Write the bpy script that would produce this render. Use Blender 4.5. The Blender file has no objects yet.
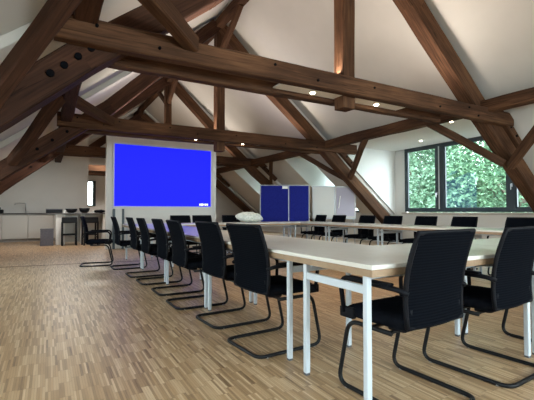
import bpy, bmesh, math, random
from mathutils import Vector, Matrix, Euler
R = math.radians
rnd = random.Random(7)
sc = bpy.context.scene
COL = sc.collection

# ------------------------------------------------------------------ materials
def mat(name, col, rough=.5, metal=0, emit=None, es=0, spec=.5):
    m = bpy.data.materials.new(name); m.use_nodes = True
    b = m.node_tree.nodes['Principled BSDF']
    b.inputs['Base Color'].default_value = (*col, 1)
    b.inputs['Roughness'].default_value = rough
    b.inputs['Metallic'].default_value = metal
    b.inputs['Specular IOR Level'].default_value = spec
    if emit:
        b.inputs['Emission Color'].default_value = (*emit, 1)
        b.inputs['Emission Strength'].default_value = es
    return m
def N(m, t, **kw):
    n = m.node_tree.nodes.new(t)
    for k, v in kw.items(): setattr(n, k, v)
    return n
def L(m, a, b): m.node_tree.links.new(a, b)
def ramp(m, stops, interp='LINEAR'):
    n = N(m, 'ShaderNodeValToRGB'); cr = n.color_ramp; cr.interpolation = interp
    while len(cr.elements) > 1: cr.elements.remove(cr.elements[-1])
    cr.elements[0].position = stops[0][0]; cr.elements[0].color = (*stops[0][1], 1)
    for p, c in stops[1:]:
        e = cr.elements.new(p); e.color = (*c, 1)
    return n
def noise(m, vec, scale, detail=3, rough=.55):
    n = N(m, 'ShaderNodeTexNoise'); n.inputs['Scale'].default_value = scale
    n.inputs['Detail'].default_value = detail; n.inputs['Roughness'].default_value = rough
    L(m, vec, n.inputs['Vector']); return n
def bump(m, h, strength=.3, dist=.01):
    b = N(m, 'ShaderNodeBump'); b.inputs['Strength'].default_value = strength
    b.inputs['Distance'].default_value = dist
    L(m, h, b.inputs['Height'])
    L(m, b.outputs['Normal'], m.node_tree.nodes['Principled BSDF'].inputs['Normal'])
def mapping(m, scale):
    tc = N(m, 'ShaderNodeTexCoord'); mp = N(m, 'ShaderNodeMapping')
    mp.inputs['Scale'].default_value = scale
    L(m, tc.outputs['Object'], mp.inputs['Vector']); return mp.outputs['Vector']
def varied(name, c1, c2, scale=3, rough=.6, bmp=.1, bscale=60, bd=.004, spec=.5):
    m = mat(name, c1, rough, spec=spec); P = m.node_tree.nodes['Principled BSDF']
    v = mapping(m, (1, 1, 1)); n = noise(m, v, scale)
    r = ramp(m, [(.35, c1), (.65, c2)]); L(m, n.outputs['Fac'], r.inputs['Fac'])
    L(m, r.outputs['Color'], P.inputs['Base Color'])
    if bmp:
        n2 = noise(m, v, bscale, 2); bump(m, n2.outputs['Fac'], bmp, bd)
    return m
def timber_mat(name, dark, mid, light):
    m = mat(name, mid, .75, spec=.12); P = m.node_tree.nodes['Principled BSDF']
    v = mapping(m, (.8, 15, 15)); n = noise(m, v, 2.2, 6, .65)
    v2 = mapping(m, (.5, 2.0, 2.0)); n2 = noise(m, v2, 1.6, 3)
    ad = N(m, 'ShaderNodeMath', operation='MULTIPLY_ADD'); ad.inputs[1].default_value = .55
    L(m, n2.outputs['Fac'], ad.inputs[0]); 
    mu = N(m, 'ShaderNodeMath', operation='MULTIPLY'); mu.inputs[1].default_value = .5
    L(m, n.outputs['Fac'], mu.inputs[0]); L(m, mu.outputs[0], ad.inputs[2])
    r = ramp(m, [(.34, dark), (.52, mid), (.70, light)])
    L(m, ad.outputs[0], r.inputs['Fac'])
    # drying cracks: thin dark lines along the grain
    v3 = mapping(m, (.22, 7, 7)); n3 = noise(m, v3, 1.5, 2)
    r3 = ramp(m, [(.485, (1, 1, 1)), (.5, (.22, .18, .16)), (.515, (1, 1, 1))])
    L(m, n3.outputs['Fac'], r3.inputs['Fac'])
    mx = N(m, 'ShaderNodeMix', data_type='RGBA', blend_type='MULTIPLY'); mx.inputs[0].default_value = .8
    L(m, r.outputs['Color'], mx.inputs[6]); L(m, r3.outputs['Color'], mx.inputs[7])
    L(m, mx.outputs[2], P.inputs['Base Color'])
    bump(m, n.outputs['Fac'], .5, .012)
    return m
M = {}
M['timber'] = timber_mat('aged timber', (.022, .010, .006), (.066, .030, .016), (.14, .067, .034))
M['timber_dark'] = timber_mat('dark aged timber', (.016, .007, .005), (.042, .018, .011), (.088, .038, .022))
M['peg'] = mat('peg', (.004, .004, .005), .9, spec=.05)
M['plaster'] = varied('white plaster', (.60, .57, .535), (.64, .605, .57), 1.2, .85, .05, 90)
M['plaster_wall'] = varied('wall paint', (.64, .62, .59), (.67, .65, .62), 1.0, .8, .04, 90)
M['reveal'] = mat('brightened reveal plaster', (.78, .78, .765), .8)  # plaster lightened in colour to stand in for window light on the cheeks
M['panel'] = mat('white lamp panel', (.78, .76, .72), .6)
M['laminate'] = varied('pale laminate', (.66, .625, .57), (.70, .665, .61), 8, .30, 0)
M['edge'] = varied('beech edge', (.27, .175, .105), (.33, .22, .135), 14, .45, .05, 80, .002)  # beech darkened, the shadow on the table edge is in the colour
M['white_metal'] = mat('white coated steel', (.53, .575, .62), .4, .0)
M['foot'] = mat('grey glide', (.10, .10, .11), .5)
M['black_metal'] = mat('black coated steel', (.006, .006, .007), .42, 0, spec=.22)
M['arm'] = mat('black plastic', (.004, .004, .006), .6, spec=.12)
M['fabric'] = varied('black seat fabric', (.004, .0045, .007), (.007, .008, .011), 30, 1.0, .35, 420, .003, .02)
M['black_gloss'] = mat('black lacquer', (.006, .006, .008), .5, spec=.2)
M['dark_frame'] = mat('anthracite window frame', (.035, .05, .06), .45)
M['steel'] = mat('brushed steel', (.55, .55, .55), .28, 1)
M['blue_felt'] = varied('blue felt', (.008, .012, .15), (.012, .018, .19), 40, .95, .2, 400, .003, .2)
M['alu'] = mat('silver frame', (.36, .36, .38), .45, .5)
M['wb'] = mat('whiteboard', (.50, .47, .44), .35)
M['paper'] = mat('flip paper', (.42, .38, .46), .6)
M['cabinet'] = mat('cabinet front', (.60, .58, .54), .45)
M['worktop'] = mat('dark worktop', (.07, .06, .055), .4)
M['plinth'] = mat('grey plinth', (.30, .28, .26), .5)
M['grey_bin'] = varied('grey bin', (.10, .10, .125), (.13, .13, .155), 30, .7, .1, 200)
M['sill'] = mat('sill', (.45, .41, .37), .5)
M['mullion_light'] = mat('pale seal', (.55, .6, .62), .5)
M['screen'] = mat('blue projection', (.004, .004, .06), .6, emit=(.010, .013, .80), es=1.0, spec=.1)
M['logo'] = mat('projected mark', (.5, .5, .6), .6, emit=(.75, .8, 1), es=.9)
M['screenedge'] = mat('screen border', (.62, .62, .66), .7)
M['bulb'] = mat('lit lamp', (1, .9, .7), .4, emit=(1, .86, .62), es=22)
M['ring'] = mat('lamp ring', (.75, .73, .7), .35, .3)
M['white_cloth'] = varied('white cloth', (.74, .76, .70), (.52, .54, .50), 22, .9, .6, 30, .02)
M['bark'] = varied('bark', (.09, .07, .05), (.15, .12, .09), 6, .9, .4, 30)
def chair_mesh_mat():
    m = mat('black mesh weave', (.006, .007, .01), 1.0, spec=.02); P = m.node_tree.nodes['Principled BSDF']
    v = mapping(m, (1, 1, 1)); w = N(m, 'ShaderNodeTexWave', bands_direction='Z'); w.inputs['Scale'].default_value = 22
    w.inputs['Distortion'].default_value = .4
    L(m, v, w.inputs['Vector'])
    r = ramp(m, [(.3, (.002, .0025, .004)), (.8, (.0055, .0065, .009))]); L(m, w.outputs['Fac'], r.inputs['Fac'])
    L(m, r.outputs['Color'], P.inputs['Base Color']); bump(m, w.outputs['Fac'], .35, .002)
    return m
M['mesh'] = chair_mesh_mat()
def parquet():
    m = mat('strip parquet', (.3, .2, .12), .36, spec=.5); P = m.node_tree.nodes['Principled BSDF']
    tc = N(m, 'ShaderNodeTexCoord'); s = N(m, 'ShaderNodeSeparateXYZ'); L(m, tc.outputs['Object'], s.inputs[0])
    def math_(op, a, b=None):
        n = N(m, 'ShaderNodeMath', operation=op)
        for i, q in enumerate((a, b)):
            if q is None: continue
            if isinstance(q, (int, float)): n.inputs[i].default_value = q
            else: L(m, q, n.inputs[i])
        return n.outputs[0]
    xr = math_('DIVIDE', s.outputs['X'], .0135); row = math_('FLOOR', xr)
    grp = math_('FLOOR', math_('DIVIDE', row, 5.0))
    w1 = N(m, 'ShaderNodeTexWhiteNoise', noise_dimensions='1D'); L(m, grp, w1.inputs['W'])
    yr = math_('ADD', math_('DIVIDE', s.outputs['Y'], .20), math_('MULTIPLY', w1.outputs['Value'], 1.0))
    colm = math_('FLOOR', yr)
    cb = N(m, 'ShaderNodeCombineXYZ'); L(m, row, cb.inputs[0]); L(m, colm, cb.inputs[1])
    w2 = N(m, 'ShaderNodeTexWhiteNoise', noise_dimensions='2D'); L(m, cb.outputs[0], w2.inputs['Vector'])
    r = ramp(m, [(0, (.17, .095, .048)), (.12, (.29, .178, .093)), (.45, (.415, .26, .135)), (.75, (.48, .325, .188)), (1, (.61, .44, .275))])
    # a little grain inside each stave
    mp = N(m, 'ShaderNodeMapping'); mp.inputs['Scale'].default_value = (120, 5, 1); L(m, tc.outputs['Object'], mp.inputs['Vector'])
    g = noise(m, mp.outputs['Vector'], 1, 3)
    f = math_('ADD', math_('MULTIPLY', w2.outputs['Value'], .9), math_('MULTIPLY', math_('SUBTRACT', g.outputs['Fac'], .5), .45))
    f = math_('ADD', f, .05); L(m, f, r.inputs['Fac'])
    # joints
    fx = math_('FRACT', xr); fy = math_('FRACT', yr)
    jx = math_('LESS_THAN', fx, .07); jy = math_('LESS_THAN', fy, .012); j = math_('MAXIMUM', jx, jy)
    mx = N(m, 'ShaderNodeMix', data_type='RGBA'); L(m, math_('MULTIPLY', j, .6), mx.inputs[0])
    L(m, r.outputs['Color'], mx.inputs[6]); mx.inputs[7].default_value = (.09, .05, .028, 1)
    L(m, mx.outputs[2], P.inputs['Base Color'])
    big = noise(m, tc.outputs['Object'], 1.3, 2)
    rr = N(m, 'ShaderNodeMapRange'); rr.inputs['To Min'].default_value = .32; rr.inputs['To Max'].default_value = .42
    L(m, big.outputs['Fac'], rr.inputs['Value']); L(m, rr.outputs[0], P.inputs['Roughness'])
    return m
M['parquet'] = parquet()
def glass():
    m = bpy.data.materials.new('window glass'); m.use_nodes = True; nt = m.node_tree; nt.nodes.clear()
    o = N(m, 'ShaderNodeOutputMaterial'); t = N(m, 'ShaderNodeBsdfTransparent'); g = N(m, 'ShaderNodeBsdfGlossy')
    t.inputs['Color'].default_value = (.90, .97, .96, 1); g.inputs['Roughness'].default_value = .02
    mx = N(m, 'ShaderNodeMixShader'); mx.inputs[0].default_value = .05
    L(m, t.outputs[0], mx.inputs[1]); L(m, g.outputs[0], mx.inputs[2]); L(m, mx.outputs[0], o.inputs['Surface'])
    return m
M['glass'] = glass()
def leaf_mat(name, a, b):
    m = mat(name, a, .7, spec=.1); P = m.node_tree.nodes['Principled BSDF']
    g = N(m, 'ShaderNodeNewGeometry'); r = ramp(m, [(0, a), (1, b)]); L(m, g.outputs['Random Per Island'], r.inputs['Fac'])
    L(m, r.outputs['Color'], P.inputs['Base Color'])
    tr = N(m, 'ShaderNodeBsdfTranslucent'); L(m, r.outputs['Color'], tr.inputs['Color'])
    mx = N(m, 'ShaderNodeMixShader'); mx.inputs[0].default_value = .35
    out = [n for n in m.node_tree.nodes if n.type == 'OUTPUT_MATERIAL'][0]
    L(m, P.outputs[0], mx.inputs[1]); L(m, tr.outputs[0], mx.inputs[2]); L(m, mx.outputs[0], out.inputs['Surface'])
    return m
M['leaf'] = leaf_mat('leaf', (.05, .11, .06), (.20, .33, .19))
M['leaf2'] = leaf_mat('leaf pale', (.08, .16, .095), (.27, .40, .27))

# ------------------------------------------------------------------ helpers
def obj(name, bm, m, parent=None, smooth=False, bevel=0, seg=2, loc=None):
    me = bpy.data.meshes.new(name); bmesh.ops.recalc_face_normals(bm, faces=bm.faces); bm.to_mesh(me); bm.free()
    if smooth:
        for p in me.polygons: p.use_smooth = True
    me.materials.append(m)
    o = bpy.data.objects.new(name, me); COL.objects.link(o)
    if bevel:
        b = o.modifiers.new('bevel', 'BEVEL'); b.width = bevel; b.segments = seg; b.limit_method = 'ANGLE'
    if parent: o.parent = parent
    if loc: o.location = loc
    return o
def tag(o, label=None, cat=None, group=None, kind=None):
    if label: o['label'] = label
    if cat: o['category'] = cat
    if group: o['group'] = group
    if kind: o['kind'] = kind
    return o
def thing(name, label, cat, loc=(0, 0, 0), rz=0, group=None):
    o = bpy.data.objects.new(name, None); COL.objects.link(o); o.location = loc; o.rotation_euler = (0, 0, rz)
    o.empty_display_size = .1
    return tag(o, label, cat, group)
def struct(o, label=None):
    o['kind'] = 'structure'
    if label: o['label'] = label
    return o
def box(bm, x0, x1, y0, y1, z0, z1, mtx=None):
    vs = [bm.verts.new(Vector((x, y, z))) for x in (x0, x1) for y in (y0, y1) for z in (z0, z1)]
    for f in ((0, 1, 3, 2), (4, 6, 7, 5), (0, 4, 5, 1), (2, 3, 7, 6), (0, 2, 6, 4), (1, 5, 7, 3)): bm.faces.new([vs[i] for i in f])
    if mtx: bmesh.ops.transform(bm, matrix=mtx, verts=vs)
    return vs
def B(x0, x1, y0, y1, z0, z1):
    bm = bmesh.new(); box(bm, x0, x1, y0, y1, z0, z1); return bm
def tube(bm, pts, r, n=8, caps=True):
    pts = [Vector(p) for p in pts]; rings = []
    prev = None
    for i, p in enumerate(pts):
        t = (pts[min(i + 1, len(pts) - 1)] - pts[max(i - 1, 0)]).normalized()
        if prev is None:
            a = Vector((0, 0, 1)) if abs(t.z) < .9 else Vector((1, 0, 0)); u = t.cross(a).normalized()
        else: u = (prev - t * prev.dot(t)).normalized()
        prev = u; v = t.cross(u)
        rings.append([bm.verts.new(p + (u * math.cos(2 * math.pi * k / n) + v * math.sin(2 * math.pi * k / n)) * r) for k in range(n)])
    for a, b in zip(rings, rings[1:]):
        for k in range(n): bm.faces.new((a[k], a[(k + 1) % n], b[(k + 1) % n], b[k]))
    if caps: bm.faces.new(rings[0]); bm.faces.new(rings[-1])
def rounded(pts, rad, seg=5):
    pts = [Vector(p) for p in pts]; out = [pts[0]]
    for a, b, c in zip(pts, pts[1:], pts[2:]):
        d1 = (a - b); d2 = (c - b); r = min(rad, d1.length * .45, d2.length * .45)
        p = b + d1.normalized() * r; q = b + d2.normalized() * r
        for k in range(seg + 1):
            t = k / seg; out.append(p * (1 - t) ** 2 + b * 2 * t * (1 - t) + q * t * t)
    out.append(pts[-1]); return out
def cyl(bm, p, r, h, n=16, r2=None, axis=None):
    vs = bmesh.ops.create_cone(bm, cap_ends=True, segments=n, radius1=r, radius2=r if r2 is None else r2, depth=h)['verts']
    mt = Matrix.Translation(Vector(p))
    if axis is not None: mt = mt @ Vector((0, 0, 1)).rotation_difference(Vector(axis)).to_matrix().to_4x4()
    bmesh.ops.transform(bm, matrix=mt, verts=vs)
def mirror_copy(o, loc, rz, **kw):
    c = o.copy(); COL.objects.link(c)
    return c
def copy_tree(o, parent=None):
    c = o.copy(); COL.objects.link(c); c.parent = parent
    for ch in [q for q in bpy.data.objects if q.parent == o]: copy_tree(ch, c)
    return c

# ------------------------------------------------------------------ room shell
XC = 3.53            # ridge line
SL = .8
CR = 8.60            # right slope: z = CR - .8 x
CLF = 2.956          # left slope:  z = CLF + .8 x
YB, YF = -3.0, 19.0
XR, XL = 9.6, -2.45
DZ = 2.92            # dormer ceiling height
DX = (CR - DZ) / SL  # where the dormer ceiling meets the slope
def quad(bm, *p): bm.faces.new([bm.verts.new(Vector(q)) for q in p])
fl = obj('floor', B(-2.6, 9.8, -3.1, 19.1, -.12, 0), M['parquet']); struct(fl, 'parquet floor of narrow brown and tan staves')
# right slope with dormer openings
ropen = [(4.45, 8.65), (10.15, 11.45), (14.55, 15.7)]
cuts = [YB - .1] + [v for o in ropen for v in o] + [YF + .1]
bm = bmesh.new()
T = .16
def slab(bm, y0, y1, xa, xb, f):
    # sloped slab between xa and xb, thickness T upward
    pts = []
    for x in (xa, xb):
        for y in (y0, y1):
            for dz in (0, T): pts.append(bm.verts.new(Vector((x, y, f(x) + dz))))
    for q in ((0, 1, 3, 2), (4, 6, 7, 5), (0, 4, 5, 1), (2, 3, 7, 6), (0, 2, 6, 4), (1, 5, 7, 3)): bm.faces.new([pts[i] for i in q])
fr = lambda x: CR - SL * x
fL = lambda x: CLF + SL * x
slab(bm, YB - .1, YF + .1, XC, DX, fr)
for a, b in zip(cuts[0::2], cuts[1::2]): slab(bm, a, b, DX, XR + .1, fr)
# left slope: added dormers behind and beside the camera, bringing in daylight
LOX = -1.2
lopen = [(-1.6, 3.0), (4.6, 8.2)]
slab(bm, YB - .1, YF + .1, XC, LOX, fL)
cuts = [YB - .1] + [v for o in lopen for v in o] + [YF + .1]
for a, b in zip(cuts[0::2], cuts[1::2]): slab(bm, a, b, LOX, XL - .1, fL)
o = obj('ceiling', bm, M['plaster']); struct(o, 'white plastered roof slopes')
# dormer boxes: cheeks and flat ceilings
def dormer_right(y0, y1):
    bm = bmesh.new()
    zb = fr(XR)
    for y, s in ((y0, -1), (y1, 1)):
        a, b = sorted((y, y - s * .015))
        p = [(DX - .02, DZ), (XR, DZ), (XR, zb), (DX - .02, fr(DX - .02))]
        vs = [bm.verts.new(Vector((x, yy, z))) for yy in (a, b) for x, z in p]
        bm.faces.new(vs[:4]); bm.faces.new(vs[4:])
        for i in range(4): bm.faces.new((vs[i], vs[(i + 1) % 4], vs[4 + (i + 1) % 4], vs[4 + i]))
    box(bm, DX - .15, XR + .1, y0 - .1, y1 + .1, DZ, DZ + .1)
    return bm
for i, (a, b) in enumerate(ropen): struct(obj(('ceiling_dormer', 'ceiling_dormer', 'ceiling_dormer')[i], dormer_right(a, b), M['reveal']), 'white dormer recess around an added left eave window')
def dormer_left(y0, y1):
    bm = bmesh.new(); zt = fL(LOX)
    for y, s in ((y0, -1), (y1, 1)):
        a, b = sorted((y, y - s * .015)); p = [(LOX + .02, zt), (XL, zt), (XL, fL(XL)), (LOX + .02, fL(LOX + .02))]
        vs = [bm.verts.new(Vector((x, yy, z))) for yy in (a, b) for x, z in p]
        bm.faces.new(vs[:4]); bm.faces.new(vs[4:])
        for i in range(4): bm.faces.new((vs[i], vs[(i + 1) % 4], vs[4 + (i + 1) % 4], vs[4 + i]))
    box(bm, XL - .1, LOX + .15, y0 - .1, y1 + .1, zt, zt + .1)
    return bm
for a, b in lopen: struct(obj('ceiling_dormer', dormer_left(a, b), M['reveal']), 'white dormer recess around an added left eave window')
# side walls with window openings
def wall_y(x0, x1, segs):
    """wall along Y made of full-height pieces; segs: (y0, y1, z0, z1)"""
    bm = bmesh.new()
    for y0, y1, z0, z1 in segs: box(bm, x0, x1, y0, y1, z0, z1)
    return bm
SILL = .99
segs = [(YB - .1, YF + .1, 0, SILL - .02)]
full = [(YB - .1, 4.45), (8.65, 10.15), (11.45, 14.55), (15.7, YF + .1)]
for a, b in full: segs.append((a, b, SILL - .02, 1.3))
segs += [(4.45, 8.65, DZ - .02, DZ + .12), (4.45, 4.55, SILL - .02, DZ), (8.22, 8.75, SILL - .02, DZ)]
segs += [(10.15, 11.45, 2.85, DZ + .12), (14.55, 15.7, 2.85, DZ + .12)]
struct(obj('wall_right', wall_y(XR, XR + .12, segs), M['plaster_wall']), 'low white wall under the windows')
segs = [(YB - .1, YF + .1, 0, SILL - .02)] + [(a, b, SILL - .02, 1.15) for a, b in ((YB - .1, -1.6), (3.0, 4.6), (8.2, YF + .1))]
segs += [(a, b, 1.98, 2.1) for a, b in lopen]
struct(obj('wall_left', wall_y(XL - .12, XL, segs), M['plaster_wall']), 'low white wall of the left eave')
def gable(y0, y1, x0=-2.5, x1=9.7):
    bm = bmesh.new(); prof = [(x0, 0), (x1, 0), (x1, fr(x1) + .05), (XC, fr(XC) + .05), (x0, fL(x0) + .05)]
    vs = [bm.verts.new(Vector((x, y, z))) for y in (y0, y1) for x, z in prof]; n = len(prof)
    bm.faces.new(vs[:n]); bm.faces.new(vs[n:])
    for i in range(n): bm.faces.new((vs[i], vs[(i + 1) % n], vs[n + (i + 1) % n], vs[n + i]))
    return bm
GX0, GX1, GZ0, GZ1 = .3, 6.8, .9, 2.9
bm = bmesh.new()
def poly_prism(bm, prof, y0, y1):
    vs = [bm.verts.new(Vector((x, y, z))) for y in (y0, y1) for x, z in prof]; n = len(prof)
    bm.faces.new(vs[:n]); bm.faces.new(vs[n:])
    for i in range(n): bm.faces.new((vs[i], vs[(i + 1) % n], vs[n + (i + 1) % n], vs[n + i]))
poly_prism(bm, [(-2.5, 0), (GX0, 0), (GX0, fL(GX0) + .05), (-2.5, fL(-2.5) + .05)], YB - .12, YB)
poly_prism(bm, [(GX1, 0), (9.7, 0), (9.7, fr(9.7) + .05), (GX1, fr(GX1) + .05)], YB - .12, YB)
poly_prism(bm, [(GX0, 0), (GX1, 0), (GX1, GZ0), (GX0, GZ0)], YB - .12, YB)
poly_prism(bm, [(GX0, GZ1), (GX1, GZ1), (GX1, fr(GX1) + .05), (XC, fr(XC) + .05), (GX0, fL(GX0) + .05)], YB - .12, YB)
struct(obj('wall_back', bm, M['plaster_wall']), 'gable wall behind the camera')
# far gable with narrow window opening
bm = bmesh.new()
wx0, wx1, wz0, wz1 = 1.50, 1.86, 1.24, 2.38
def poly_prism(bm, prof, y0, y1):
    vs = [bm.verts.new(Vector((x, y, z))) for y in (y0, y1) for x, z in prof]; n = len(prof)
    bm.faces.new(vs[:n]); bm.faces.new(vs[n:])
    for i in range(n): bm.faces.new((vs[i], vs[(i + 1) % n], vs[n + (i + 1) % n], vs[n + i]))
poly_prism(bm, [(-2.5, 0), (wx0, 0), (wx0, fL(wx0) + .05), (-2.5, fL(-2.5) + .05)], YF, YF + .12)
poly_prism(bm, [(wx1, 0), (9.7, 0), (9.7, fr(9.7) + .05), (XC, fr(XC) + .05), (wx1, fL(wx1) + .05)], YF, YF + .12)
poly_prism(bm, [(wx0, 0), (wx1, 0), (wx1, wz0), (wx0, wz0)], YF, YF + .12)
poly_prism(bm, [(wx0, wz1), (wx1, wz1), (wx1, fL(wx1) + .05), (wx0, fL(wx0) + .05)], YF, YF + .12)
struct(obj('wall_far', bm, M['plaster_wall']), 'far gable wall with a narrow window')
# kitchen wall and partition with the screen
bm = bmesh.new(); poly_prism(bm, [(-2.45, 0), (1.27, 0), (1.27, fL(1.27)), (-2.45, fL(-2.45))], 15.6, 15.72)
struct(obj('wall_kitchen', bm, M['plaster_wall']), 'pale wall behind the kitchen counter')
bm = bmesh.new(); poly_prism(bm, [(1.33, 0), (4.46, 0), (4.46, 3.50), (1.33, 3.50)], 11.0, 11.16)
struct(obj('wall_partition', bm, M['plaster_wall'], bevel=.008), 'free standing white partition carrying the blue screen')
# boxed ribs on the slopes just beyond each truss
for k, Y in enumerate((4.38, 8.9, 13.35, 17.9)):
    for side in (0, 1):
        if k == 0 and side: y0, y1 = 4.27, 4.44
        elif side: y0, y1 = Y - .2, Y + .05
        else: y0, y1 = Y - .1, Y + .2
        bm = bmesh.new(); f = fr if side else fL; d = .13
        xs = (XC, (DX if False else XR - .02)) if side else (XC, XL + .02)
        pts = [(xs[0], f(xs[0])), (xs[1], f(xs[1])), (xs[1], f(xs[1]) - d), (xs[0], f(xs[0]) - d)]
        poly_prism(bm, pts, y0, y1)
        struct(obj('trim_%d' % (k * 2 + side + 1), bm, M['plaster'], bevel=.01), 'plastered rib along the roof slope')
# floor expansion strip
bm = bmesh.new(); 
mt = Matrix.Translation((1.3, 8.12, 0)) @ Matrix.Rotation(R(-7), 4, 'Z')
box(bm, -3.6, 5.6, -.022, .022, -.002, .004, mt)
struct(obj('trim_9', bm, mat('floor strip', (.10, .055, .035), .5)), 'dark expansion strip across the floor')
struct(obj('baseboard_right', B(XR - .02, XR, YB, YF, 0, .08), M['panel']))
struct(obj('baseboard_kitchen', B(.2, 1.27, 15.58, 15.6, 0, .08), M['panel']))

# ------------------------------------------------------------------ windows
def frame_bars(bm, x0, x1, y0, y1, z0, z1, w):
    box(bm, x0, x1, y0, y1, z0, z0 + w); box(bm, x0, x1, y0, y1, z1 - w, z1)
    box(bm, x0, x1, y0, y0 + w, z0 + w, z1 - w); box(bm, x0, x1, y1 - w, y1, z0 + w, z1 - w)
win = thing('window_1', 'wide anthracite dormer window of three panes looking onto green trees', 'window', (XR, 6.4, SILL)); del win['category']; win['kind'] = 'structure'
y_edges = [4.55, 4.97 + .12, 7.15, 8.22]      # pane groups
def rel(bmo): bmesh.ops.translate(bmo, vec=(-XR, -6.4, -SILL), verts=bmo.verts); return bmo
bm = bmesh.new(); frame_bars(bm, XR - .04, XR + .06, 4.55, 8.22, SILL, DZ, .075)
obj('window_frame', rel(bm), M['dark_frame'], win, bevel=.004)
for y, mw in ((5.08, .08), (6.99, .12)):
    bm = bmesh.new(); box(bm, XR - .045, XR + .06, y - mw, y + mw, SILL + .07, DZ - .07); obj('mullion', rel(bm), M['dark_frame'], win, bevel=.004)
bm = bmesh.new(); box(bm, XR - .055, XR - .044, 7.00, 7.03, SILL + .08, DZ - .08); obj('seal_strip', rel(bm), M['mullion_light'], win)
for a, b in ((4.625, 5.0), (5.16, 6.87), (7.11, 8.145)):
    bm = bmesh.new(); frame_bars(bm, XR - .03, XR + .03, a, b, SILL + .07, DZ - .07, .045); sash = obj('sash', rel(bm), M['dark_frame'], win, bevel=.004)
    bm = bmesh.new(); box(bm, XR, XR + .008, a + .04, b - .04, SILL + .11, DZ - .11); obj('pane', rel(bm), M['glass'], sash)
for y, z in ((5.06, 1.62), (7.08, 1.5)):
    bm = bmesh.new(); box(bm, XR - .06, XR - .045, y - .015, y + .015, z - .03, z + .05); tube(bm, rounded([(XR - .06, y, z + .03), (XR - .095, y, z + .03), (XR - .095, y, z - .10)], .015, 3), .009)
    obj('handle', rel(bm), M['steel'], win)
bm = bmesh.new(); box(bm, XR - .16, XR + .0, 4.5, 8.25, SILL - .07, SILL - .015); obj('window_sill', rel(bm), M['sill'], win, bevel=.006)
def small_window(n, x, y0, y1, z0, z1, label):
    w = thing('window_%d' % n, label, 'w', (x, (y0 + y1) / 2, z0)); del w['category']; w['kind'] = 'structure'
    bm = bmesh.new(); frame_bars(bm, -.04, .06, y0 - (y0 + y1) / 2, (y1 - y0) / 2, 0, z1 - z0, .07)
    nb = max(0, int((y1 - y0) / 1.3) - 0)
    for k in range(1, nb): 
        yy = y0 - (y0 + y1) / 2 + (y1 - y0) * k / nb; box(bm, -.04, .06, yy - .05, yy + .05, .07, z1 - z0 - .07)
    obj('window_frame', bm, M['dark_frame'], w, bevel=.004)
    bm = bmesh.new(); box(bm, 0, .008, y0 - (y0 + y1) / 2 + .06, (y1 - y0) / 2 - .06, .06, z1 - z0 - .06); obj('pane', bm, M['glass'], w)
    return w
small_window(2, XR, 10.15, 11.45, SILL - .02, 2.86, 'dormer window beyond the second roof truss')
small_window(3, XR, 14.55, 15.7, SILL - .02, 2.86, 'dormer window beyond the third roof truss')
small_window(4, XL - .06, -1.6, 3.0, SILL - .02, 1.99, 'added daylight window of the left eave beside the camera')  # both left eave windows are added to let in daylight
small_window(5, XL - .06, 4.6, 8.2, SILL - .02, 1.99, 'added daylight window of the left eave beyond the first truss')
gw = thing('window_7', 'added wide daylight window of the gable behind the camera', 'w', ((GX0 + GX1) / 2, YB - .06, GZ0)); del gw['category']; gw['kind'] = 'structure'  # unseen window, added so daylight fills the room from behind
gh = (GX1 - GX0) / 2; bm = bmesh.new(); box(bm, -gh, gh, -.05, .05, 0, .07); box(bm, -gh, gh, -.05, .05, GZ1 - GZ0 - .07, GZ1 - GZ0)
for k in range(5): xx = -gh + .035 + (2 * gh - .07) * k / 4; box(bm, xx - .035, xx + .035, -.05, .05, .07, GZ1 - GZ0 - .07)
obj('window_frame', bm, M['dark_frame'], gw)
bm = bmesh.new(); box(bm, -gh + .03, gh - .03, -.004, .004, .04, GZ1 - GZ0 - .04); obj('pane', bm, M['glass'], gw)
w = thing('window_6', 'narrow tall window at the far end of the kitchen recess', 'w', ((wx0 + wx1) / 2, YF, wz0)); del w['category']; w['kind'] = 'structure'
hw = (wx1 - wx0) / 2; hh = wz1 - wz0
bm = bmesh.new(); box(bm, -hw, hw, -.04, .06, 0, .06); box(bm, -hw, hw, -.04, .06, hh - .05, hh); box(bm, -hw, -hw + .04, -.04, .06, .06, hh - .05); box(bm, hw - .13, hw, -.04, .06, .06, hh - .05)
obj('window_frame', bm, M['dark_frame'], w)
bm = bmesh.new(); box(bm, -hw + .02, hw - .1, .01, .018, .05, hh - .04); obj('pane', bm, M['glass'], w)

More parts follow.
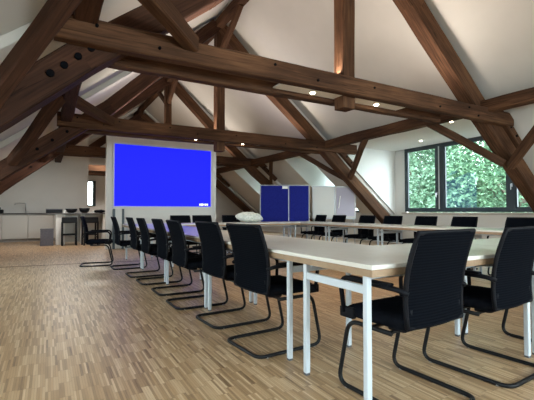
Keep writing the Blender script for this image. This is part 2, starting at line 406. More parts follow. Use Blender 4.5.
# ------------------------------------------------------------------ timber work
def timber(name, p0, p1, w, h, m=None, parent=None, roll=0, jit=.006, up=(0, 0, 1), nseg=None):
    """squared timber from p0 to p1: w across, h deep (in the vertical plane of the timber)"""
    p0, p1 = Vector(p0), Vector(p1); d = p1 - p0; Ln = d.length
    x = d.normalized(); u = Vector(up); y = u.cross(x)
    if y.length < 1e-3: y = Vector((0, 1, 0))
    y.normalize(); z = x.cross(y)
    rot = Matrix((x, y, z)).transposed().to_4x4()
    n = nseg or max(2, int(Ln / .45)); bm = bmesh.new(); rings = []
    ch = .014
    oy = rnd.uniform(0, 6); oz = rnd.uniform(0, 6)
    for i in range(n + 1):
        t = i / n; e = jit if 0 < i < n else 0
        sy = w / 2 + rnd.uniform(-e, e); sz = h / 2 + rnd.uniform(-e, e)
        dy = e * 1.2 * math.sin(oy + t * 5); dz = e * 1.4 * math.sin(oz + t * 4)
        ring = [(-sy, -sz + ch), (-sy + ch, -sz), (sy - ch, -sz), (sy, -sz + ch), (sy, sz - ch), (sy - ch, sz), (-sy + ch, sz), (-sy, sz - ch)]
        rings.append([bm.verts.new(Vector((t * Ln, a + dy, b + dz))) for a, b in ring])
    for a, b in zip(rings, rings[1:]):
        for k in range(8): bm.faces.new((a[k], a[(k + 1) % 8], b[(k + 1) % 8], b[k]))
    bm.faces.new(rings[0]); bm.faces.new(rings[-1])
    o = obj(name, bm, m or M['timber'])
    base = parent.location if parent else Vector((0, 0, 0))
    if parent: o.parent = parent
    o.matrix_basis = Matrix.Translation(p0 - base) @ rot
    return o
def pegs(parent, pts, y, r=.028, holder=None):
    for x, z in pts:
        bm = bmesh.new(); cyl(bm, (0, 0, 0), r, .03, 10, axis=(0, 1, 0))
        o = obj('peg', bm, M['peg'], parent); o.location = Vector((x, y, z)) - parent.location
def lamp_down(x, y, z, power, label, group, col=(1, .82, .60)):
    t = thing('spotlight', label, 'spotlight', (x, y, z), 0, group)
    bm = bmesh.new(); 
    vs = bmesh.ops.create_cone(bm, cap_ends=True, segments=20, radius1=.05, radius2=.045, depth=.012)['verts']
    obj('trim_ring', bm, M['ring'], t, loc=(0, 0, -.006))
    bm = bmesh.new(); bmesh.ops.create_uvsphere(bm, u_segments=14, v_segments=8, radius=.034)
    bmesh.ops.scale(bm, vec=(1, 1, .45), verts=bm.verts)
    obj('bulb', bm, M['bulb'], t, smooth=True, loc=(0, 0, -.016))
    l = bpy.data.lights.new('spot_beam', 'SPOT'); l.energy = power; l.color = col; l.spot_size = R(100); l.spot_blend = .8; l.shadow_soft_size = .04
    lo = bpy.data.objects.new('spot_beam', l); COL.objects.link(lo); lo.parent = t; lo.location = (0, 0, -.05)
    return t

trusses = {
 # Y: left strut lower, left upper, right upper, right lower polyline points (x, z)
 4.0:  dict(L=[(-2.25, .30), (.30, 2.52), (1.56, 3.53), (3.42, 5.25)], Rr=[(3.64, 5.40), (5.02, 4.28), (6.60, 2.93), (9.45, .66)], cz=2.68, cl=(.02, 7.40)),
 8.5:  dict(L=[(-2.25, .62), (-.78, 1.74), (1.06, 3.16), (3.42, 5.45)], Rr=[(3.64, 5.40), (4.83, 4.30), (6.73, 2.78), (9.45, .50)], cz=2.79, cl=(.12, 7.75)),
 13.0: dict(L=[(-2.25, .62), (-1.18, 1.68), (.17, 2.80), (3.42, 5.45)], Rr=[(3.64, 5.50), (5.4, 3.80), (6.9, 2.50), (9.45, .55)], cz=2.86, cl=(.12, 7.35)),
 17.5: dict(L=[(-2.25, .62), (-.2, 2.3), (1.3, 3.45), (3.42, 5.2)], Rr=[(3.64, 5.25), (5.4, 3.8), (6.9, 2.62), (9.45, .55)], cz=2.80, cl=(.12, 7.35)),
}
tlabels = {
 4.0: 'nearest dark timber roof truss with double tie beam and lit spotlights',
 8.5: 'second timber roof truss, its tie beam crossing just above the blue screen',
 13.0: 'third timber roof truss, standing behind the screen partition',
 17.5: 'farthest timber roof truss, at the kitchen end of the attic',
}
def perp(a, b): 
    d = Vector((b[0] - a[0], 0, b[1] - a[1])).normalized(); return Vector((-d.z, 0, d.x))
for Y, d in trusses.items():
    t = thing('roof_truss', tlabels[Y], 'roof truss', (XC, Y, 0), 0, 'timber roof trusses')
    S = .31 if Y < 5 else .29
    for key in ('L', 'Rr'):
        P = d[key]
        for a, b in zip(P, P[1:]):
            dv = Vector((b[0] - a[0], b[1] - a[1])).normalized() * .06
            up = (0, 0, 1)
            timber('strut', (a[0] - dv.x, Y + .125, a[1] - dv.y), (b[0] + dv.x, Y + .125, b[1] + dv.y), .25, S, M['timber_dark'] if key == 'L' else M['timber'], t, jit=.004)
    cz = d['cz']; x0, x1 = d['cl']
    timber('tie_beam', (x0, Y - .07, cz), (x1, Y - .07, cz), .14, (.235 if Y < 5 else .27), M['timber'], t, jit=.004)
    timber('tie_beam', (x0 + .25, Y + .32, cz - .01), (x1 - (1.55 if Y < 5 else .2), Y + .32, cz - .01), .14, .27, M['timber'], t, jit=.004)
    px_ = {4.0: .07, 8.5: .04}.get(Y, 0); timber('king_post', (XC + px_, Y + .125, cz - (.25 if Y < 5 else .34)), (XC + px_, Y + .125, 5.62), .215, .215, M['timber'], t, up=(0, 1, 0), jit=.003)
    # pegged knees under the tie ends
    timber('knee', (6.90, Y - .02, 2.97), (7.78, Y - .02, 2.25), .12, .15, M['timber'], t)
    pegs(t, [(x0 + .35, cz + .05), (.95, cz - .04), (1.25, cz + .06), (6.05, cz + .05), (6.3, cz - .06), (3.9, cz + .03), (XC - .6, cz - .03), (5.3, cz - .04), (2.3, cz + .05)], Y - .142, .016)
    if Y < 5: pegs(t, [(0, 2.26), (.11, 2.355), (.225, 2.46), (.335, 2.56)], Y - .005, .034)
    else:
        P = d['L']
        def zl(x):
            for a, b in zip(P, P[1:]):
                if a[0] <= x <= b[0]: return a[1] + (b[1] - a[1]) * (x - a[0]) / (b[0] - a[0])
        pegs(t, [(x, zl(x)) for x in (-.45, -.2, .05, .3)], Y - .005, .03)
    pegs(t, [(7.05, 2.85), (7.22, 2.71), (7.40, 2.56), (7.58, 2.41)], Y - .085, .024)
    # white lamp panel between the two tie beams
    bm = bmesh.new(); box(bm, 2.5 - XC, 4.75 - XC, .0, .25, cz - .085, cz - .07); obj('lamp_panel', bm, M['panel'], t)
tag(timber('wall_beam', (-.4, 18.9, 2.72), (7.4, 18.9, 2.72), .16, .2), 'timber laid across the far gable above the narrow window', 'beam')
# longitudinal timbers
PZ = 2.87
for a, b, lab in ((-2.95, 4.0, 'right purlin running from the nearest truss over the near tables'), (4.0, 8.5, 'right purlin between the first and second truss, above the dormer window'), (8.5, 13.0, 'right purlin between the second and third truss, above the pin boards'), (13.0, 18.9, 'right purlin beyond the third truss')):
    tag(timber('purlin', (6.7, a, PZ - (0 if a < 8 else .03)), (6.7, b, PZ - .03), .20, .22), lab, 'beam', 'purlins')
for a, b, lab in ((-2.95, 4.0, 'left purlin between the camera and the nearest truss'), (4.0, 8.5, 'left purlin between the first and second truss'), (8.5, 13.0, 'left purlin between the second and third truss'), (13.0, 18.9, 'left purlin above the kitchen')):
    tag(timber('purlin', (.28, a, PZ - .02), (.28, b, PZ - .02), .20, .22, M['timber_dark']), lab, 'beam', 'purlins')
for a, b, lab in ((-2.95, 4.0, 'ridge beam nearest the camera'), (4.0, 8.5, 'ridge beam between the first and second truss'), (8.5, 13.0, 'ridge beam between the second and third truss'), (13.0, 18.9, 'ridge beam beyond the third truss')):
    tag(timber('ridge_beam', (XC, a, 5.52), (XC, b, 5.52), .18, .2), lab, 'beam', 'ridge beams')
def brace(p0, p1, w, h, lab, m=None, grp='slanting braces'):
    tag(timber('brace', p0, p1, w, h, m), lab, 'beam', grp)
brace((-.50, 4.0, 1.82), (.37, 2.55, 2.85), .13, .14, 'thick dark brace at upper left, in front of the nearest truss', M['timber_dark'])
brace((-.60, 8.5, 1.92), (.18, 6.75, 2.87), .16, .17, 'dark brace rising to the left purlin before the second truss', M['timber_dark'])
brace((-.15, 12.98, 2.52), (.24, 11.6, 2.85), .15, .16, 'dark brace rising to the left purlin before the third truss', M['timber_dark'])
brace((1.30, 3.88, 2.76), (.30, 2.86, 2.90), .14, .17, 'diagonal brace ending on the tie beam of the nearest truss, upper left')
brace((1.10, 8.40, 2.84), (.08, 6.70, 2.88), .14, .17, 'diagonal brace ending on the second tie beam, left of the screen')
brace((7.45, 4.08, 1.90), (6.7, 5.15, 2.80), .13, .14, 'brace from the nearest right strut across the window top')
brace((7.55, 4.02, 1.85), (6.72, 2.75, 2.80), .13, .14, 'brace at the right edge, from the nearest strut toward the camera')
brace((7.62, 8.52, 1.98), (6.7, 6.92, 2.80), .13, .14, 'brace beside the dormer, from the second right strut up to the purlin')
brace((7.62, 8.72, 1.95), (6.7, 9.75, 2.78), .13, .14, 'brace behind the second right strut, above the whiteboards')
brace((7.55, 13.0, 1.95), (6.7, 11.5, 2.78), .13, .14, 'upright looking brace above the blue pin boards')
for Y, l1, l2 in ((8.5, 'short ridge brace before the second king post', 'short ridge brace behind the second king post'), (13.0, 'short ridge brace before the third king post', 'short ridge brace behind the third king post')):
    brace((XC, Y, 4.72), (XC, Y - 1.15, 5.46), .12, .13, l1); brace((XC, Y + .25, 4.72), (XC, Y + 1.4, 5.46), .12, .13, l2)
brace((XC, 4.2, 4.4), (XC, 5.4, 5.46), .12, .13, 'short ridge brace behind the nearest king post')

# spotlights
lamp_down(3.04, 4.12, 2.592, 45, 'lit spotlight under the nearest tie beam, left of the hanging post', 'spotlights under the tie beams')
lamp_down(4.20, 4.12, 2.592, 45, 'lit spotlight under the nearest tie beam, right of the hanging post', 'spotlights under the tie beams')
lamp_down(2.98, 8.62, 2.702, 18, 'lit spotlight under the second tie beam, above the screen', 'spotlights under the tie beams')
lamp_down(4.20, 8.62, 2.702, 18, 'lit spotlight under the second tie beam, right of the screen', 'spotlights under the tie beams')
lamp_down(8.71, 6.93, DZ, 10, 'small lit ceiling spotlight above the left window pane', 'dormer ceiling spotlights')
lamp_down(7.41, 5.13, DZ, 14, 'lit ceiling spotlight in the dormer, by the brace', 'dormer ceiling spotlights')

# ------------------------------------------------------------------ tables
def make_table(Ln=1.57, W=.80):
    t = thing('conference_table', 'x', 'table')
    bm = B(0, W, 0, Ln, .718, .741); obj('tabletop', bm, M['laminate'], t, bevel=.003)
    bm = B(.002, W - .002, .002, Ln - .002, .682, .7175); obj('edge_band', bm, M['edge'], t, bevel=.002)
    for ly in (.045, Ln - .045):
        for lx in (.08, .60):
            bm = B(lx - .0165, lx + .0165, ly - .0165, ly + .0165, .012, .684); lg = obj('leg', bm, M['white_metal'], t, bevel=.006)
            bm = B(lx - .014, lx + .014, ly - .014, ly + .014, 0, .014); obj('glide', bm, M['foot'], lg)
        bm = B(.096, .584, ly - .012, ly + .012, .585, .628); obj('crossbar', bm, M['white_metal'], t, bevel=.004)
    for lx in (.10, .60):
        bm = B(lx - .016, lx + .016, .07, Ln - .07, .655, .682); obj('frame_rail', bm, M['white_metal'], t, bevel=.003)
    return t
tb = make_table()
def place_table(x, y, rz, lab, first=[True]):
    o = tb if first[0] else copy_tree(tb); first[0] = False
    o.location = (x, y, 0); o.rotation_euler = (0, 0, rz); tag(o, lab, 'table', 'white framed conference tables'); return o
# near row (long side along X): rotate so local +Y -> +X ; local +X -> -Y ; outer edge toward camera
# mirror free: rotation -90deg: local(x,y)->(y,-x); front edge must be y=1.36 at local x=W..., use +90: (x,y)->(-y,x)
xs = [1.35, 2.93, 4.51]
near_names = ['nearest table, its corner and white end frame at picture centre', 'table behind the second near chair, in the near row', 'far right table of the near row']
for i, x in enumerate(xs):
    place_table(x + 1.57, 1.36, R(90), near_names[i])
left_names = ['first table of the left arm, joined behind the nearest table corner', 'second table of the left arm', 'third table of the left arm, beside the mid row of chairs', 'last table of the left arm, in front of the screen']
for i in range(4): place_table(1.35, 2.16 + i * 1.585, 0, left_names[i])
right_names = ['first table of the window arm, closest to the camera', 'second table of the window arm', 'third table of the window arm', 'last table of the window arm, near the blue pin boards']
for i in range(4): place_table(6.10, 2.16 + (i + 1) * 1.585 - .015, R(180), right_names[i])
for i, lab in enumerate(('far cross table at the left, below the screen', 'far cross table at the right, before the blue pin boards')):
    place_table(2.18 + i * 1.58, 8.50, R(-90), lab)

# ------------------------------------------------------------------ chairs
def make_chair():
    t = thing('conference_chair', 'x', 'chair')
    r = .0125; w = .235
    bm = bmesh.new()
    path = [(-w, -.14, .385), (-w, .17, .405), (-w, .245, .013), (-w, -.31, .013), (w, -.31, .013), (w, .245, .013), (w, .17, .405), (w, -.14, .385)]
    path[1] = (-w, .16, .385); path[6] = (w, .16, .385)
    tube(bm, rounded(path, .075, 6), r, 10)
    fr_ = obj('sled_frame', bm, M['black_metal'], t, smooth=True)
    for s in (-1, 1):
        for y in (-.24, .18):
            bm = bmesh.new(); cyl(bm, (s * w, y, .006), .011, .010, 8); obj('glide', bm, M['steel'], fr_)
    bm = bmesh.new(); tube(bm, [(-w, .0, .385), (w, .0, .385)], .010, 8); tube(bm, [(-w, -.12, .385), (w, -.12, .385)], .010, 8); obj('seat_support', bm, M['black_metal'], t)
    # upholstered seat, rounded
    bm = bmesh.new(); nx, ny = 10, 10; top = []; 
    def seat_xy(i, j):
        u = -1 + 2 * i / nx; v = -1 + 2 * j / ny
        # squircle
        x = u * .245 * (1 - .06 * v * v - .05 * max(0, -v)); y = v * .235 * (1 - .10 * u * u) + .0
        return x, y, u, v
    g = {}
    for lay, zz in ((0, 0), (1, 1)):
        for i in range(nx + 1):
            for j in range(ny + 1):
                x, y, u, v = seat_xy(i, j)
                e = max(abs(u), abs(v)); 
                if lay: z = .482 - .026 * e ** 6 - .010 * (1 - u * u) * (1 - v * v) - .022 * max(0, v - .45)
                else: z = .397 + .016 * e ** 4
                g[lay, i, j] = bm.verts.new((x * (1 if lay else .97), y, z))
    for lay in (0, 1):
        for i in range(nx):
            for j in range(ny): bm.faces.new((g[lay, i, j], g[lay, i + 1, j], g[lay, i + 1, j + 1], g[lay, i, j + 1]))
    for i in range(nx):
        for j in (0, ny): bm.faces.new((g[0, i, j], g[0, i + 1, j], g[1, i + 1, j], g[1, i, j]))
    for j in range(ny):
        for i in (0, nx): bm.faces.new((g[0, i, j], g[0, i, j + 1], g[1, i, j + 1], g[1, i, j]))
    obj('seat', bm, M['fabric'], t, smooth=True)
    # back: curved mesh panel with side frames
    def backp(v, u):
        z = .43 + v * .468
        y = -.222 - .072 * v ** 1.5 + .022 * math.sin(v * math.pi) + .018 * u * u
        hw_ = .228 + .010 * math.sin(v * math.pi * .8)
        return Vector((u * hw_, y - .02, z))
    bm = bmesh.new(); nu, nv = 8, 10; th = Vector((0, -.012, 0)); G = {}
    for k in (0, 1):
        for i in range(nu + 1):
            for j in range(nv + 1): G[k, i, j] = bm.verts.new(backp(j / nv, -1 + 2 * i / nu) + th * k)
    for k in (0, 1):
        for i in range(nu):
            for j in range(nv): bm.faces.new((G[k, i, j], G[k, i + 1, j], G[k, i + 1, j + 1], G[k, i, j + 1]))
    for i in range(nu):
        for j in (0, nv): bm.faces.new((G[0, i, j], G[0, i + 1, j], G[1, i + 1, j], G[1, i, j]))
    for j in range(nv):
        for i in (0, nu): bm.faces.new((G[0, i, j], G[0, i, j + 1], G[1, i, j + 1], G[1, i, j]))
    obj('backrest', bm, M['mesh'], t, smooth=False)
    bm = bmesh.new()
    side = lambda u: [backp(v / 8, u) + Vector((0, -.006, 0)) for v in range(9)]
    loop = side(-1) + list(reversed(side(1)))
    tube(bm, loop + [loop[0]], .0125, 8)
    obj('back_frame', bm, M['arm'], t, smooth=True)
    for s in (-1, 1):
        bm = bmesh.new()
        pts = rounded([(s * .238, -.245, .60), (s * .262, -.20, .618), (s * .268, .16, .630), (s * .262, .195, .585), (s * .250, .18, .43)], .05, 5)
        tube(bm, pts, .0135, 8)
        a = obj('armrest', bm, M['arm'], t, smooth=True)
        bm = bmesh.new(); box(bm, s * .268 - .022, s * .268 + .022, -.17, .13, .630, .645); obj('arm_pad', bm, M['arm'], a, bevel=.008)
        bm = bmesh.new(); box(bm, s * .238 - .016, s * .238 + .016, .11, .215, .40, .46); obj('arm_bracket', bm, M['arm'], t, bevel=.008)
    def tb_(s):
        bm = bmesh.new(); tube(bm, rounded([(s * .20, -.10, .405), (s * .20, -.215, .41), (s * .20, -.225, .52)], .04, 4), .013, 8); return bm
    for s in (-1, 1): obj('back_bracket', tb_(s), M['arm'], t, smooth=True)
    return t
ch0 = make_chair(); cused = [True]
def chair(x, y, face, lab, grp):
    """x, y: centre of the chair; face: compass angle in degrees of the way it looks (0 = +X, 90 = +Y)"""
    o = ch0 if cused[0] else copy_tree(ch0); cused[0] = False
    o.location = (x, y, 0); o.rotation_euler = (0, 0, R(face - 90)); tag(o, lab, 'chair', grp); return o
G1 = 'chairs along the near row'
chair(1.735, 1.54, 93, 'black mesh chair at the near table corner, nearest chair in full view', G1)
chair(2.475, 1.55, 94, 'second black mesh chair of the near row, at the right edge of the picture', G1)
chair(3.47, 1.57, 90, 'third chair of the near row, mostly beyond the right edge', G1)
G2 = 'chairs along the left arm of tables'
LY = [(1.535, 2.56, 4, 'nearest chair of the left row, by the table end legs'), (1.54, 3.31, 3, 'second chair of the left row, counted from the camera'), (1.46, 4.08, 0, 'third chair of the left row, counted from the camera'), (1.47, 4.82, 0, 'fourth chair of the left row, counted from the camera'),
      (1.43, 5.60, 0, 'fifth chair of the left row, counted from the camera'), (1.40, 6.28, 0, 'sixth chair of the left row, counted from the camera'), (1.30, 7.25, 0, 'seventh chair of the left row, next to the last one'), (.85, 7.88, -10, 'farthest chair of the left row, pulled out toward the bar stools')]
for x, y, a, l in LY: chair(x, y, a, l, G2)
G3 = 'chairs along the window arm'
for i, (y, l) in enumerate(((8.40, 'farthest chair of the window arm, by the whiteboard'), (7.62, 'second farthest chair of the window arm, before the flip chart'), (6.63, 'chair left of the second truss foot, window side'), (5.86, 'chair in front of the second truss foot, window side'), (5.03, 'window side chair under the left window pane'), (4.24, 'window side chair under the middle of the big pane'), (3.28, 'window side chair below the right window mullion'))):
    chair(6.17, y, 180 + rnd.uniform(-4, 4), l, G3)
G4 = 'chairs behind the far cross tables'
for x, l in ((2.62, 'far cross table chair at the left, under the screen'), (3.16, 'far cross table chair under the screen logo'), (3.93, 'far cross table chair beside the white bundle')):
    chair(x + .1, 8.66, 270, l, G4)

# ------------------------------------------------------------------ screen
s = thing('projection_screen', 'large rectangular screen glowing plain blue on the white partition', 'screen', (2.9, 10.98, 1.98))
x0, x1, z0, z1 = 1.53, 4.27, 1.145, 2.825
b_ = .045
obj('screen_border', B(x0 - b_ - 2.9, x1 + b_ - 2.9, -.01, .018, z0 - b_ - 1.98, z1 + b_ - 1.98), M['screenedge'], s, bevel=.004)
obj('screen_image', B(x0 - 2.9, x1 - 2.9, -.016, -.009, z0 - 1.98, z1 - 1.98), M['screen'], s)
bm = bmesh.new(); xx = 3.91 - 2.9
for k, (wd, ht) in enumerate(((.045, .06), (.055, .07), (.035, .05), (.045, .065), (.045, .06))):
    box(bm, xx, xx + wd, -.0185, -.016, 1.205 - 1.98 - ht / 2, 1.205 - 1.98 + ht / 2); xx += wd + .012
obj('logo', bm, M['logo'], s, bevel=.012)
# narrow glazed slot left under the screen
t = thing('glazed_panel', 'narrow pale upright panel with dark edges below the screen left corner', 'panel', (1.64, 10.95, 0))
obj('pane', B(-.09, .09, -.01, .02, .02, 1.06), M['wb'], t)
for sx in (-1, 1): obj('upright', B(sx * .115 - .03, sx * .115 + .03, -.03, .03, 0, 1.07), M['dark_frame'], t, bevel=.004)

# ------------------------------------------------------------------ boards
ang = math.atan2(-.494, .8695)
def pin_board(x, y, w, lab, badge=False, dr=0):
    t = thing('pin_board', lab, 'pin board', (x, y, 0), ang + dr, 'blue pin boards')
    obj('felt_panel', B(-w / 2 + .015, w / 2 - .015, -.012, .012, .62, 1.76), M['blue_felt'], t)
    bm = bmesh.new()
    for sx in (-1, 1): box(bm, sx * (w / 2) - .011, sx * (w / 2) + .011, -.018, .018, .03, 1.79)
    box(bm, -w / 2, w / 2, -.016, .016, 1.765, 1.785); box(bm, -w / 2, w / 2, -.016, .016, .60, .63)
    obj('board_frame', bm, M['alu'], t, bevel=.004)
    for sx in (-1, 1): obj('foot', B(sx * (w / 2 - .03) - .02, sx * (w / 2 - .03) + .02, -.25, .25, 0, .03), M['alu'], t, bevel=.004)
    if badge: obj('paper_label', B(w / 2 - .19, w / 2 - .03, -.02, -.013, 1.67, 1.745), M['panel'], t)
pin_board(5.80, 9.76, .84, 'left blue felt pin board with a small white label at its corner', True)
pin_board(6.44, 9.44, .62, 'right blue felt pin board, narrower, beside the whiteboard', False, .1)
def white_board(x, y, w, lab, m, name, cat, paper=False):
    t = thing(name, lab, cat, (x, y, 0), ang)
    bm = bmesh.new(); frame = .02
    obj('board', B(-w / 2 + .015, w / 2 - .015, -.01, .012, .80, 1.74), m, t)
    bm = bmesh.new(); box(bm, -w / 2, w / 2, -.016, .016, 1.735, 1.765); box(bm, -w / 2, w / 2, -.016, .016, .78, .81)
    for sx in (-1, 1): box(bm, sx * w / 2 - .01, sx * w / 2 + .01, -.016, .016, .78, 1.765)
    obj('board_frame', bm, M['alu'], t, bevel=.003)
    for sx in (-1, 1):
        bm = bmesh.new(); tube(bm, [(sx * w * .38, .02, 1.0), (sx * w * .45, -.06, .0)], .014, 8); obj('leg', bm, M['alu'], t)
    bm = bmesh.new(); tube(bm, [(0, .03, 1.3), (0, .30, .0)], .014, 8); obj('leg', bm, M['alu'], t)
    obj('pen_tray', B(-w / 2 + .05, w / 2 - .05, -.07, -.012, .775, .79), M['alu'], t)
    if paper:
        obj('paper_pad', B(-w / 2 + .04, w / 2 - .04, -.022, -.010, .86, 1.72), M['paper'], t)
        bm = bmesh.new(); tube(bm, [(-w / 2 + .10, -.045, 1.10), (-w / 2 + .15, -.045, 1.47)], .014, 8); obj('pale_streak', bm, M['panel'], t)  # slim pale rod slanting in front of the pad
white_board(7.22, 9.25, .66, 'plain whiteboard standing right of the blue pin boards', M['wb'], 'whiteboard', 'whiteboard')
white_board(7.83, 8.98, .62, 'flip chart easel with pale lilac paper beside the truss foot', M['wb'], 'flip_chart', 'flip chart', True)

# white bundle on the far cross table
bm = bmesh.new(); bmesh.ops.create_uvsphere(bm, u_segments=40, v_segments=22, radius=1)
for v in bm.verts:
    p = v.co.copy(); k = 1 + .10 * math.sin(9 * p.x + 3 * p.z) * math.cos(7 * p.y + 2) + rnd.uniform(-.035, .035)
    zz = p.z * (.13 if p.z > 0 else .10); v.co = Vector((p.x * .31 * k, p.y * .19 * k, zz * k + .095 + .05 * (-p.x) * .35 ))
o = obj('fabric_bundle', bm, M['white_cloth'], smooth=True, loc=(4.08, 8.02, .76)); o.rotation_euler = (0, 0, ang)
tag(o, 'white crumpled bundle lying on the far cross table', 'bundle')

# ------------------------------------------------------------------ kitchen and bar
def kitchen_unit(x0, x1, lab, nd=1):
    t = thing('base_cabinet', lab, 'cabinet', (x0, 15.6, 0), 0, 'kitchen base cabinets'); w = x1 - x0
    obj('body', B(0, w, -.56, -.002, .10, .90), M['cabinet'], t)
    obj('plinth', B(0, w, -.50, -.46, 0, .10), M['plinth'], t)
    for k in range(nd):
        a = w * k / nd; b = w * (k + 1) / nd
        dr = obj('door', B(a + .004, b - .004, -.58, -.561, .11, .885), M['cabinet'], t, bevel=.002)
        obj('handle_groove', B(a + .004, b - .004, -.584, -.578, .872, .885), M['plinth'], dr)
kitchen_unit(-2.42, -1.30, 'white kitchen base cabinet at the left edge')
kitchen_unit(-1.29, -.58, 'white kitchen base cabinet left of the tap')
kitchen_unit(-.57, .15, 'white kitchen base cabinet right of the tap')
kitchen_unit(.16, 1.2, 'white kitchen base cabinet behind the bar counter')
o = obj('kitchen_worktop', B(-2.43, 1.22, 14.98, 15.595, .905, .945), M['worktop'], bevel=.004)
tag(o, 'long dark worktop on the white kitchen cabinets', 'worktop')
bm = bmesh.new(); tube(bm, rounded([(0, 0, 0), (0, 0, .33), (-.30, 0, .33), (-.30, 0, .27)], .04, 5), .016, 8); cyl(bm, (0, 0, .01), .03, .02)
t = obj('tap', bm, M['steel'], smooth=True, loc=(-.66, 15.35, .946)); tag(t, 'tall steel kitchen tap bent toward the left', 'tap')
bm = bmesh.new(); tube(bm, [(0, 0, .03), (.09, 0, .07)], .009, 6); obj('lever', bm, M['steel'], t)
t = thing('coffee_maker', 'small black appliance on the worktop at the left edge', 'appliance', (-1.38, 15.3, .946))
obj('body', B(-.12, .10, -.12, .12, 0, .12), M['black_gloss'], t, bevel=.02)
obj('top', B(-.06, .02, -.08, .08, .12, .19), M['black_gloss'], t, bevel=.015)
# bar counter
t = thing('bar_counter', 'white high bar counter with dark top, by the bar stools', 'bar counter', (.9, 13.35, 0))
obj('counter_top', B(-.98, .72, -.32, .32, .915, .955), M['worktop'], t, bevel=.004)
obj('end_panel', B(-.70, -.45, -.27, .27, 0, .915), M['panel'], t, bevel=.003)
obj('end_panel', B(-.02, .10, -.10, .27, 0, .915), M['panel'], t, bevel=.003)
obj('end_panel', B(.60, .70, -.27, .27, 0, .915), M['panel'], t, bevel=.003)
obj('back_panel', B(-.45, .60, .22, .25, .05, .915), M['cabinet'], t)
def stool(x, y, rz, lab):
    t = thing('bar_stool', lab, 'stool', (x, y, 0), rz, 'bar stools')
    obj('seat', B(-.20, .20, -.18, .18, .66, .83), M['black_gloss'], t, bevel=.015)
    for sx in (-1, 1):
        for sy in (-1, 1):
            bm = bmesh.new(); box(bm, sx * .185 - .022, sx * .185 + .022, sy * .16 - .022, sy * .16 + .022, 0, .70); obj('leg', bm, M['black_gloss'], t)
    bm = bmesh.new(); box(bm, -.17, .17, -.175, -.145, .30, .34); box(bm, -.17, .17, .145, .175, .30, .34); box(bm, -.2, -.17, -.15, .15, .22, .26); box(bm, .17, .2, -.15, .15, .22, .26)
    obj('footrest', bm, M['black_gloss'], t)
stool(.55, 12.84, .0, 'left black bar stool, in full view')
stool(1.10, 12.70, .1, 'right black bar stool, partly behind the pulled out chair')
t = thing('waste_bin', 'square grey waste bin on the floor left of the bar', 'bin', (-.02, 13.05, 0))
obj('body', B(-.17, .17, -.16, .16, 0, .46), M['grey_bin'], t, bevel=.01)
obj('lid', B(-.175, .175, -.165, .165, .46, .50), M['foot'], t, bevel=.01)
t = thing('flat_box', 'low black box on the left end of the bar top', 'box', (.0 + .16, 13.3, .956))
obj('body', B(-.22, .22, -.14, .14, 0, .10), M['black_gloss'], t, bevel=.012)
obj('lid', B(-.225, .225, -.145, .145, .10, .125), M['foot'], t, bevel=.006)
def bowl(x, y, r, h, lab):
    bm = bmesh.new(); n = 20; prof = [(r * .45, 0), (r * .8, h * .35), (r, h), (r * .93, h), (r * .7, h * .4), (0.001, h * .15)]
    rings = [[bm.verts.new((a * math.cos(2 * math.pi * k / n), a * math.sin(2 * math.pi * k / n), z)) for k in range(n)] for a, z in prof]
    for a, b in zip(rings, rings[1:]):
        for k in range(n): bm.faces.new((a[k], a[(k + 1) % n], b[(k + 1) % n], b[k]))
    bm.faces.new(rings[0])
    o = obj('bowl', bm, M['black_gloss'], smooth=True, loc=(x, y, .956)); tag(o, lab, 'bowl', 'black bowls on the bar')
bowl(.62, 13.2, .17, .13, 'black bowl on the bar above the left stool')
bowl(.98, 13.22, .16, .15, 'black bowl on the bar above the right stool')
def cup(x, y, lab):
    bm = bmesh.new(); cyl(bm, (0, 0, .035), .032, .07, 14, .038)
    o = obj('cup', bm, M['panel'], smooth=False, loc=(x, y, .956)); tag(o, lab, 'cup', 'white cups on the bar')
    bm = bmesh.new(); tube(bm, [(.034, 0, .055), (.058, 0, .05), (.058, 0, .025), (.034, 0, .018)], .005, 6); obj('handle', bm, M['panel'], o)
cup(.42, 13.12, 'white cup on the bar beside the black box'); cup(1.22, 13.15, 'white cup on the bar right of the bowls')
# folded black cloth at the bar end
bm = bmesh.new(); bmesh.ops.create_uvsphere(bm, u_segments=24, v_segments=12, radius=1)
for v in bm.verts:
    k = 1 + rnd.uniform(-.06, .06) + .08 * math.sin(v.co.x * 8); v.co = Vector((v.co.x * .20 * k, v.co.y * .14 * k, v.co.z * .05 * k + .05))
o = obj('folded_cloth', bm, M['fabric'], smooth=True, loc=(1.42, 13.2, .956)); tag(o, 'dark folded cloth at the right end of the bar', 'cloth')

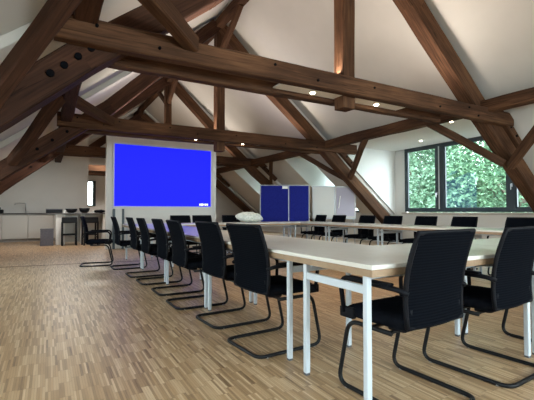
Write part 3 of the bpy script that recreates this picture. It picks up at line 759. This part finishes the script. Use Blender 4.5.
# ------------------------------------------------------------------ outside
def tree(x, y, zc, r, rz, lab, m, seed, n=15000, ls=.095):
    rr = random.Random(seed); t = thing('tree', lab, 'tree', (x, y, -3), 0, 'trees outside the dormer window')
    bm = bmesh.new(); tube(bm, [(0, 0, 0), (.1, .05, zc * .5 + 1.2), (0, 0, zc + 3 + rz * .3)], .16, 8); 
    for k in range(6):
        a = k * 1.05; tube(bm, [(0, 0, zc + 1.8), (math.cos(a) * r * .6, math.sin(a) * r * .6, zc + 3 + rz * rr.uniform(-.1, .5))], .05, 6)
    obj('trunk', bm, M['bark'], t)
    vs, fs = [], []
    clumps = []
    for _ in range(60):
        while True:
            p = Vector((rr.uniform(-1, 1), rr.uniform(-1, 1), rr.uniform(-1, 1)))
            if .35 < p.length < 1: break
        clumps.append(Vector((p.x * r, p.y * r, p.z * rz)))
    for i in range(n):
        c = clumps[rr.randrange(60)]
        p = c + Vector((rr.gauss(0, 1), rr.gauss(0, 1), rr.gauss(0, .8))) * r * .19 + Vector((0, 0, zc + 3))
        e = Euler((rr.uniform(-.9, .9), rr.uniform(-.9, .9), rr.uniform(0, 6.3))).to_matrix(); l = ls * rr.uniform(.7, 1.3)
        b = len(vs)
        for q in ((-l, 0, 0), (0, -l * .45, .02), (l, 0, 0), (0, l * .45, .02)): vs.append(p + e @ Vector(q))
        fs.append((b, b + 1, b + 2, b + 3))
    me = bpy.data.meshes.new('foliage'); me.from_pydata(vs, [], fs); me.materials.append(m)
    o = bpy.data.objects.new('foliage', me); COL.objects.link(o); o.parent = t
TR = [(14.6, 11.3, 2.2, 2.4, 3.6, 'broad green tree filling the left window pane', 'leaf2'), (15.0, 7.6, 2.0, 2.6, 3.6, 'leafy green tree filling the middle window pane', 'leaf'), (14.2, 9.5, .6, 2.0, 2.4, 'low pale green bush crown in the middle of the view', 'leaf2'),
      (17.5, 14.5, 3.0, 3.0, 4.4, 'tree farther back on the left of the view', 'leaf'), (18.0, 10.6, 3.2, 3.0, 4.6, 'tall tree farther back behind the others', 'leaf'), (17.6, 5.6, 2.6, 3.0, 4.2, 'tree at the right end of the view', 'leaf2')]
for i, (x, y, zc, r, rz, lab, m) in enumerate(TR): tree(x, y, zc, r, rz, lab, M[m], i + 3)
g = obj('ground_outside', B(-25, 45, -25, 45, -3.2, -3.0), mat('neutral ground', (.11, .11, .10), .9)); g['kind'] = 'structure'  # unseen lawn level, toned neutral so no green bounces onto the dormer ceiling

# ------------------------------------------------------------------ light
w = bpy.data.worlds.new('sky'); sc.world = w; w.use_nodes = True; nt = w.node_tree
bg = nt.nodes['Background']
tc = nt.nodes.new('ShaderNodeTexCoord'); sp = nt.nodes.new('ShaderNodeSeparateXYZ'); nt.links.new(tc.outputs['Generated'], sp.inputs[0])
cr = nt.nodes.new('ShaderNodeValToRGB'); nt.links.new(sp.outputs['Z'], cr.inputs['Fac'])
cr.color_ramp.elements[0].position = 0; cr.color_ramp.elements[0].color = (.95, .97, 1, 1)
cr.color_ramp.elements[1].position = .6; cr.color_ramp.elements[1].color = (.80, .88, 1, 1)
nt.links.new(cr.outputs['Color'], bg.inputs['Color']); bg.inputs['Strength'].default_value = 13.0
def area(name, loc, rot, sx, sy, power, col=(1, 1, 1), portal=False):
    l = bpy.data.lights.new(name, 'AREA'); l.shape = 'RECTANGLE'; l.size = sx; l.size_y = sy; l.energy = power; l.color = col
    if portal: l.cycles.is_portal = True
    o = bpy.data.objects.new(name, l); COL.objects.link(o); o.location = loc; o.rotation_euler = rot; return o
for y0, y1 in ropen: area('window_portal', (XR + .14, (y0 + y1) / 2, 1.93), (0, R(90), 0), 1.95, y1 - y0, 1, portal=True)
for y0, y1 in lopen: area('window_portal', (XL - .14, (y0 + y1) / 2, 1.48), (0, R(-90), 0), 1.0, y1 - y0, 1, portal=True)
area('window_portal', ((GX0 + GX1) / 2, YB - .2, (GZ0 + GZ1) / 2), (R(90), 0, 0), GX1 - GX0, GZ1 - GZ0, 1, portal=True)
area('window_portal', ((wx0 + wx1) / 2, YF + .2, 1.8), (R(-90), 0, 0), .5, 1.2, 1, portal=True)
# added warm fill strips without fixtures, near tie beam height, washing the ceiling
for Y, p in ((4.12, 45), (8.62, 45), (13.12, 45), (-.4, 40)):
    area('fill_uplight', (XC, Y, 2.93), (R(180), 0, 0), 4.2, .06, p, (1, .90, .78))
area('kitchen_fill', (.4, 12.3, 2.6), (0, 0, 0), .8, .2, 40, (1, .95, .9))  # added fill without a fixture, brightens the bar and kitchen

area('recess_fill', (1.9, 16.6, 3.3), (0, 0, 0), .5, .3, 45, (1, .96, .9))  # added fill without a fixture, lifts the dark recess

# ------------------------------------------------------------------ camera
cam = bpy.data.cameras.new('camera'); cam.sensor_width = 36; cam.lens = 385 / 534 * 36; cam.clip_start = .02; cam.clip_end = 200
co = bpy.data.objects.new('camera', cam); COL.objects.link(co); co.location = (0, 0, 1.0)
co.rotation_euler = (R(90 + 1.71), 0, R(-29.6)); sc.camera = co
sc.view_settings.view_transform = 'Standard'; sc.view_settings.look = 'None'; sc.view_settings.exposure = .62; sc.view_settings.gamma = 1
sc.view_settings.use_curve_mapping = False
sc.cycles.use_denoising = True
sc.cycles.max_bounces = 10; sc.cycles.diffuse_bounces = 5; sc.cycles.transparent_max_bounces = 12
sc.cycles.sample_clamp_indirect = 6; sc.cycles.caustics_reflective = False; sc.cycles.caustics_refractive = False
